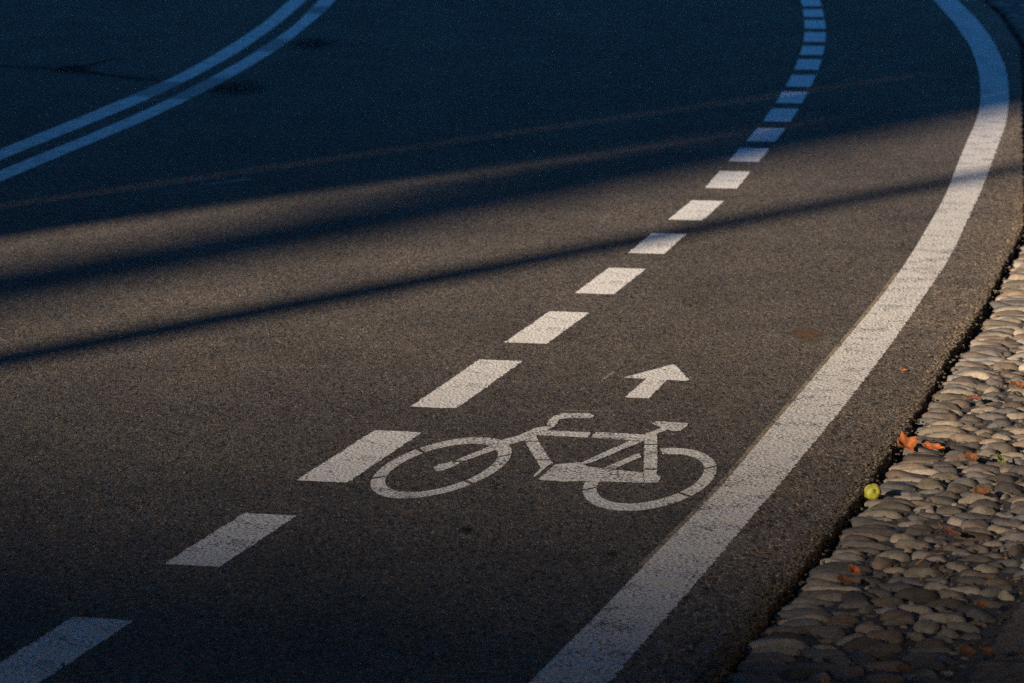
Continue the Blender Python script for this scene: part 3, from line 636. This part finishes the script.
leaf('dry_leaf', (1.140, 9.10, .012), .032, .026, M['rust'], 'tiny brown leaf in front of the granite slab', .5, .6, .1, .2, 0, 9)
leaf('dry_leaf', (1.048, 8.62, .010), .045, .034, M['rust'], 'left leaf of the dim pair at the bottom right of the photo', .5, .5, .1, .2, 0, 10)
leaf('dry_leaf', (1.098, 8.63, .010), .032, .026, M['rust'], 'right leaf of the dim pair at the bottom right of the photo', .5, .5, .1, -.4, 0, 11)
leaf('dry_leaf', (.888, 8.46, .010), .042, .028, M['rust'], 'dim brown leaf at the very bottom edge among the cobbles', .4, .4, .1, .2, 0, 12)
leaf('dry_leaf', (1.640, 12.27, .012), .070, .030, M['rust'], 'rusty leaf between cobbles near the right border, upper half', .4, .4, .1, .3, 0, 13)
leaf('dry_leaf', (1.475, 12.06, .006), .052, .022, M['red'], 'dark red leaf between cobbles just behind the edge stones', .3, .3, .1, -.2, 0, 14)
leaf('leaf_scrap', (1.308, 12.62, .003), .022, .016, M['orange'], 'orange scrap of leaf on the asphalt strip below the edge line', .3, .3, 0, .2, 0, 15)
leaf('leaf_scrap', (.649, 9.74, .003), .026, .010, M['rust'], 'thin brown scrap of leaf on the asphalt in the dark foreground', .3, .3, 0, -.3, 0, 16)
# the little fruit at the asphalt edge
fr_r = .0240
bm = bmesh.new(); bmesh.ops.create_uvsphere(bm, u_segments=40, v_segments=28, radius=fr_r)
for v in bm.verts:
    d = v.co.normalized()
    dimple = math.exp(-((1-d.z)/.06))*.26+math.exp(-((1+d.z)/.05))*.16
    k = 1-dimple+.05*math.cos(5*math.atan2(d.y, d.x))*(1-d.z**2)+.07*noise.noise(d*1.9)+.02*noise.noise(d*6)
    v.co = v.co*k; v.co.z *= .93
fruit = bm_obj('crab_apple', bm, M['fruit'], loc=(1.006, 10.512, .012), smooth=True); fruit.rotation_euler = (1.15, .12, .15)
tag(fruit, 'small yellow-green fruit lying at the edge of the asphalt by the cobbles', 'fruit')
bm = bmesh.new()
for k in range(6):
    a = k*math.pi/3; add_tube(bm, [(0, 0, fr_r*.70), (.0028*math.cos(a), .0028*math.sin(a), fr_r*.80), (.0052*math.cos(a), .0052*math.sin(a), fr_r*.87)], [.0016, .0013, .0006], 6)
bm_obj('calyx', bm, M['twig'], fruit)
bm = bmesh.new(); add_tube(bm, [(-.045, -.058, 0), (-.012, -.014, .009), (.014, .016, .008), (.048, .050, .003)], [.0022, .0030, .0026, .0014], 8)
add_tube(bm, [(.010, .012, .008), (.026, .004, .014), (.036, .002, .013)], [.0018, .0014, .001], 6)
tag(bm_obj('twig', bm, M['twig'], loc=(1.078, 9.655, .008), smooth=True), 'thin brown twig lying slantwise on the cobbles', 'twig')

# ------------------------------------------------------------------ sun direction and the things behind the viewer that cast the shadows
EL = math.radians(16.0); AZ = math.radians(54.0)                       # shadows run along AZ (from +x towards +y)
S2 = np.array([math.cos(AZ), math.sin(AZ)]); N2 = np.array([-math.sin(AZ), math.cos(AZ)])
def W(off, t): p = N2*off+S2*t; return float(p[0]), float(p[1])
def loc_off(off, t, base): p = N2*off+S2*t; return (float(p[0])-base[0], float(p[1])-base[1])

# street lamp: the thin band
b = W(8.96, -17.0)
lamp = tag(empty('street_lamp', (b[0], b[1], .11)), 'tall grey street lamp on the far pavement behind the viewer', 'street lamp')
bm = bmesh.new(); add_tube(bm, [(0, 0, 0), (0, 0, .9), (0, 0, .95), (0, 0, 7.8), (0, 0, 10.6)], [.19, .19, .165, .145, .085], 20); bm_obj('pole', bm, M['steel'], lamp, smooth=True)
bm = bmesh.new(); add_tube(bm, [(0, 0, 10.4), (.3, .25, 10.8), (.9, .7, 11.0), (1.5, 1.1, 11.05)], [.06, .055, .05, .05], 12); bm_obj('arm', bm, M['steel'], lamp, smooth=True)
bm = bmesh.new(); add_box(bm, (1.75, 1.28, 11.02), (.7, .28, .14), .63); hd = bm_obj('lamp_head', bm, M['steel'], lamp)
hd.modifiers.new('bevel', 'BEVEL').width = .04

def leaf_cloud(bm, n, centre, radii, size, seed, test=None):
    r_ = np.random.default_rng(seed); k = 0
    while k < n:
        d = r_.normal(0, 1, 3); d /= np.linalg.norm(d); rad = r_.random()**.42
        p = d*rad
        if noise.noise(Vector((p[0]*2.3+seed, p[1]*2.3, p[2]*2.3))) < -.12 and rad > .55: continue
        q = np.array(centre)+p*np.array(radii)
        if test and not test(q): continue
        s = size*r_.uniform(.6, 1.3); u = Vector(r_.normal(0, 1, 3)).normalized(); v = u.orthogonal().normalized()
        q = Vector(q)
        bm.faces.new([bm.verts.new(q+u*s), bm.verts.new(q+v*s*.55), bm.verts.new(q-u*s), bm.verts.new(q-v*s*.55)]); k += 1

def pine(off, t, r0, r1, H, limbs, crown, n, label, seed):
    b = W(off, t); root = tag(empty('pine_tree', (b[0], b[1], 0)), label, 'tree', 'pines behind the viewer')
    bm = bmesh.new(); hs = np.linspace(0, H, 12)
    add_tube(bm, [(.015*wob(0, h, .3, seed), .015*wob(2, h, .3, seed), h) for h in hs], [r0+(r1-r0)*h/H for h in hs], 18)
    for (h0, do, dt, h1, ra) in limbs:
        e = N2*do+S2*dt
        add_tube(bm, [(0, 0, h0), (e[0]*.3, e[1]*.3, h0+(h1-h0)*.45), (e[0]*.65, e[1]*.65, h0+(h1-h0)*.75), (e[0], e[1], h1)], [ra, ra*.85, ra*.7, ra*.5], 12)
    bm_obj('trunk', bm, M['bark'], root, smooth=True)
    bm = bmesh.new(); e = N2*crown[0]+S2*crown[1]
    leaf_cloud(bm, n, (e[0], e[1], crown[2]), crown[3], .30, seed); bm_obj('crown', bm, M['needles'], root)
    return root
def poplar():
    b = W(10.08, -60); root = tag(empty('poplar_tree', (b[0], b[1], 0)), 'tall narrow poplar far behind the viewer', 'tree', None)
    bm = bmesh.new(); path = []; rr = []
    for h in np.linspace(0, 30, 30):
        lean = .07*max(0, (h-20.1)/.2867); e = N2*lean; path.append((e[0], e[1], h)); rr.append(.46-.04*min(h, 22)/22 if h < 22 else .42*(1-(h-22)/9))
    add_tube(bm, path, rr, 18); bm_obj('trunk', bm, M['bark'], root, smooth=True)
    bm = bmesh.new(); e = N2*.72
    for q in range(14):
        h = 21.7+q*.75; e = N2*(.74+.02*q); r_ = min(.74, .34+.10*q)
        leaf_cloud(bm, int(420*(r_/.5)**2), (e[0], e[1], h), (r_, r_, .75), .17, 40+q)
    bm_obj('crown', bm, M['foliage'], root)
poplar()
pine(11.48, -19, .367, .365, 14.5, [], (.8, .6, 15.0, (2.2, 2.2, 1.3)), 900, 'slender pine beside the corner of the ochre house', 5)

def block(name, base, rz, Lx, Ly, H, mat, label, floors, cols):
    """house with walls, hipped roof slab, rows of windows on all four faces; base = corner of its footprint"""
    root = tag(empty(name, (base[0], base[1], -.07), rz), label, 'house')
    bm = bmesh.new(); add_box(bm, (Lx/2, Ly/2, H/2), (Lx, Ly, H)); bm_obj('wall', bm, mat, root)
    bm = bmesh.new(); add_box(bm, (Lx/2, Ly/2, H+.16), (Lx-.02, Ly-.02, .314)); bm_obj('roof', bm, M['roof'], root)
    wm = bmesh.new(); add_box(wm, (0, 0, 0), (1.1, .06, 1.6)); bmesh.ops.recalc_face_normals(wm, faces=wm.faces)
    me_ = bpy.data.meshes.new('window'); wm.to_mesh(me_); wm.free(); me_.materials.append(M['glass'])
    fh = H/floors
    for f in range(floors):
        for c in range(cols):
            x = Lx*(c+.5)/cols
            w_ = bpy.data.objects.new('window', me_); w_.location = (x, Ly, fh*(f+.55)); COL.objects.link(w_); w_.parent = root
    return root
YG = 11.4
# ochre house whose corner throws the broad blue shade (its long side lies along the light)
root_t = W(11.86, -40)
block('unseen_house', root_t, AZ, 18, 26, 20.5, M['plaster'], 'ochre town house behind the viewer on the far side of the road', 5, 4)
block('unseen_house', W(15.6, -19), AZ, 22, 10, 11.5, M['concrete'], 'added grey house on the far pavement, blocking the sky on the left', 3, 5)  # unseen house added to cut the sky light from the left
block('unseen_house', (-6, -36), 0, 24, 10, 17, M['concrete'], 'added grey house behind the viewer on the right, blocking the low sky', 4, 6)  # another added house, hides the bright low sky behind on the right
# long block added far behind so its roof edge shades the foreground softly
HB = 45.0; RB = -.33; reach = HB/math.tan(EL)
ex, ey = 0.0-S2[0]*reach, YG-S2[1]*reach                               # middle of the roof edge
ca, sa_ = math.cos(RB), math.sin(RB); Lx, Ly = 60.0, 14.0
block('shade_block', (ex-Lx/2*ca+Ly*sa_, ey-Lx/2*sa_-Ly*ca), RB, Lx, Ly, HB-.317+.07, M['plaster'], 'added tall pale block far behind the viewer, shading the foreground', 14, 10)

for k, (tx_, ty_, hh) in enumerate(((-25, 46, 13), (-17.5, 50, 14.5), (-10, 48, 13.5), (-2.5, 51, 15), (5, 47, 14), (12, 44, 13), (16, 36, 12), (-21, 36, 12.5), (-17, 24, 11))):  # dark trees added out of view to cover the bright horizon ahead
    root = tag(empty('horizon_screen_tree', (tx_, ty_, -.07)), 'added dark tree of the unseen row beyond the bend, screening the low sky', 'tree', 'added trees screening the sky beyond the bend')
    bm = bmesh.new(); add_tube(bm, [(0, 0, 0), (.1, 0, 3), (0, .1, hh*.8)], [.28, .22, .08], 12); bm_obj('trunk', bm, M['bark'], root, smooth=True)
    bm = bmesh.new(); leaf_cloud(bm, 1500, (0, 0, hh*.52), (4.3, 4.3, hh*.49), .55, 60+k); bm_obj('crown', bm, M['needles'], root)
# wall added out of view on the right to screen the low sky
bm = bmesh.new(); wy = np.arange(-24, 21, 1.0); wx = se(wy)+3.6
add_band(bm, list(zip(wx, wy)), list(zip(wx+.4, wy)), -.075, 2.9)
tag(bm_obj('sky_screen_wall', bm, M['plaster']), 'added unseen wall along the cobbled pavement, screening the low sky', 'wall')

# unseen tree added over the viewer, its crown blocks sky light from the foreground
pt = (1.9, -3.2)
root = tag(empty('sky_blocking_tree', (pt[0], pt[1], -.05)), 'added broad tree above the viewer, its crown blocking the sky', 'tree')
bm = bmesh.new(); add_tube(bm, [(0, 0, 0), (.02, .05, 1.5), (-.1, .2, 3.2), (-.3, .9, 5.0), (-.5, 2.2, 6.8)], [.38, .30, .27, .22, .16], 18)
for e in ((-4.6, 4.5), (.6, 11.0), (-5.8, 1.5), (2.6, 5.0), (-2.6, 13.0), (0, -1.5), (-5.5, 9.0)):
    add_tube(bm, [(-.1, .2, 3.2), (e[0]*.35, .2+e[1]*.35, 4.9), (e[0]*.7, e[1]*.7, 5.9), (e[0], e[1], 6.4)], [.17, .13, .09, .04], 10)
bm_obj('trunk', bm, M['bark'], root, smooth=True)
def keeps_sun(q, z=None):                                                      # the crown ends where its own shade would reach the lit lane
    x, y = q[0]+pt[0], q[1]+pt[1]; off = x*N2[0]+y*N2[1]; t = x*S2[0]+y*S2[1]
    return q[2] > 6.0 and y < 22 and (off > 12.6 or off < 2.6 or t+(z or q[2])/math.tan(EL) > 21.5)
bm = bmesh.new(); leaf_cloud(bm, 22000, (-4.4, 8.0, 8.4), (13.5, 9.4, 2.7), .40, 9, keeps_sun); leaf_cloud(bm, 9000, (-1.4, 13.4, 5.5), (9.5, 6.2, 1.0), .36, 21, lambda q: keeps_sun((q[0], q[1], q[2]+1.6), q[2]))
bm_obj('crown', bm, M['foliage'], root)
pt = (5.4, 13.0)  # second added tree, carries the sky-blocking canopy farther forward
root = tag(empty('sky_blocking_tree', (pt[0], pt[1], -.05)), 'added tree by the right-hand wall, blocking the sky high over the road', 'tree')
bm = bmesh.new(); add_tube(bm, [(0, 0, 0), (-.05, .05, 2.5), (-.3, .2, 5.5), (-1.2, .6, 8.5), (-2.2, 1.0, 10.5)], [.34, .28, .25, .2, .12], 18)
for e in ((-7.5, 2.5), (-4.5, 6.0), (-5.5, -2.0), (0, 3.0), (-9, 0)):
    add_tube(bm, [(-.3, .2, 5.5), (e[0]*.4, e[1]*.4, 8.2), (e[0]*.75, e[1]*.75, 9.8), (e[0], e[1], 10.5)], [.16, .12, .08, .04], 10)
bm_obj('trunk', bm, M['bark'], root, smooth=True)
bm = bmesh.new(); leaf_cloud(bm, 12000, (-5.2, 2.0, 11.4), (8.5, 7.0, 2.3), .42, 15, keeps_sun); bm_obj('crown', bm, M['foliage'], root)

# ------------------------------------------------------------------ light, sky, camera
sun = bpy.data.lights.new('sun', 'SUN'); sun.energy = 4.9; sun.angle = math.radians(.55); sun.color = (1.0, .81, .60)
so = bpy.data.objects.new('sun', sun); COL.objects.link(so)
D = Vector((-S2[0]*math.cos(EL), -S2[1]*math.cos(EL), math.sin(EL)))
so.rotation_euler = D.to_track_quat('Z', 'Y').to_euler(); so.location = (0, 0, 40)
w = bpy.data.worlds.new('World'); scene.world = w; w.use_nodes = True; nt = w.node_tree
sky = nt.nodes.new('ShaderNodeTexSky'); sky.sky_type = 'NISHITA'; sky.sun_disc = False
sky.sun_elevation = EL; sky.sun_rotation = math.atan2(D.x, D.y); sky.air_density = 1.0; sky.dust_density = .2; sky.ozone_density = 6.0
bg = nt.nodes['Background']; bg.inputs[1].default_value = .102
nt.links.new(mixc(nt, 1.0, sky.outputs[0], (.27, .60, .75), 'MULTIPLY'), bg.inputs[0])

cam = bpy.data.cameras.new('camera'); cam.lens = 135; cam.sensor_width = 36; cam.clip_start = .1; cam.clip_end = 2000
cam.dof.use_dof = True; cam.dof.aperture_fstop = 8.0; cam.dof.focus_distance = 11.6
co_ = bpy.data.objects.new('camera', cam); COL.objects.link(co_)
co_.location = (0, 0, 2.109); co_.rotation_euler = (math.pi/2-.15772, 0, 0); scene.camera = co_

scene.view_settings.view_transform = 'Standard'; scene.view_settings.look = 'None'
scene.view_settings.exposure = 1.40; scene.view_settings.gamma = 1.0
scene.cycles.use_denoising = False
scene.cycles.max_bounces = 4
scene.cycles.sample_clamp_indirect = 2.0
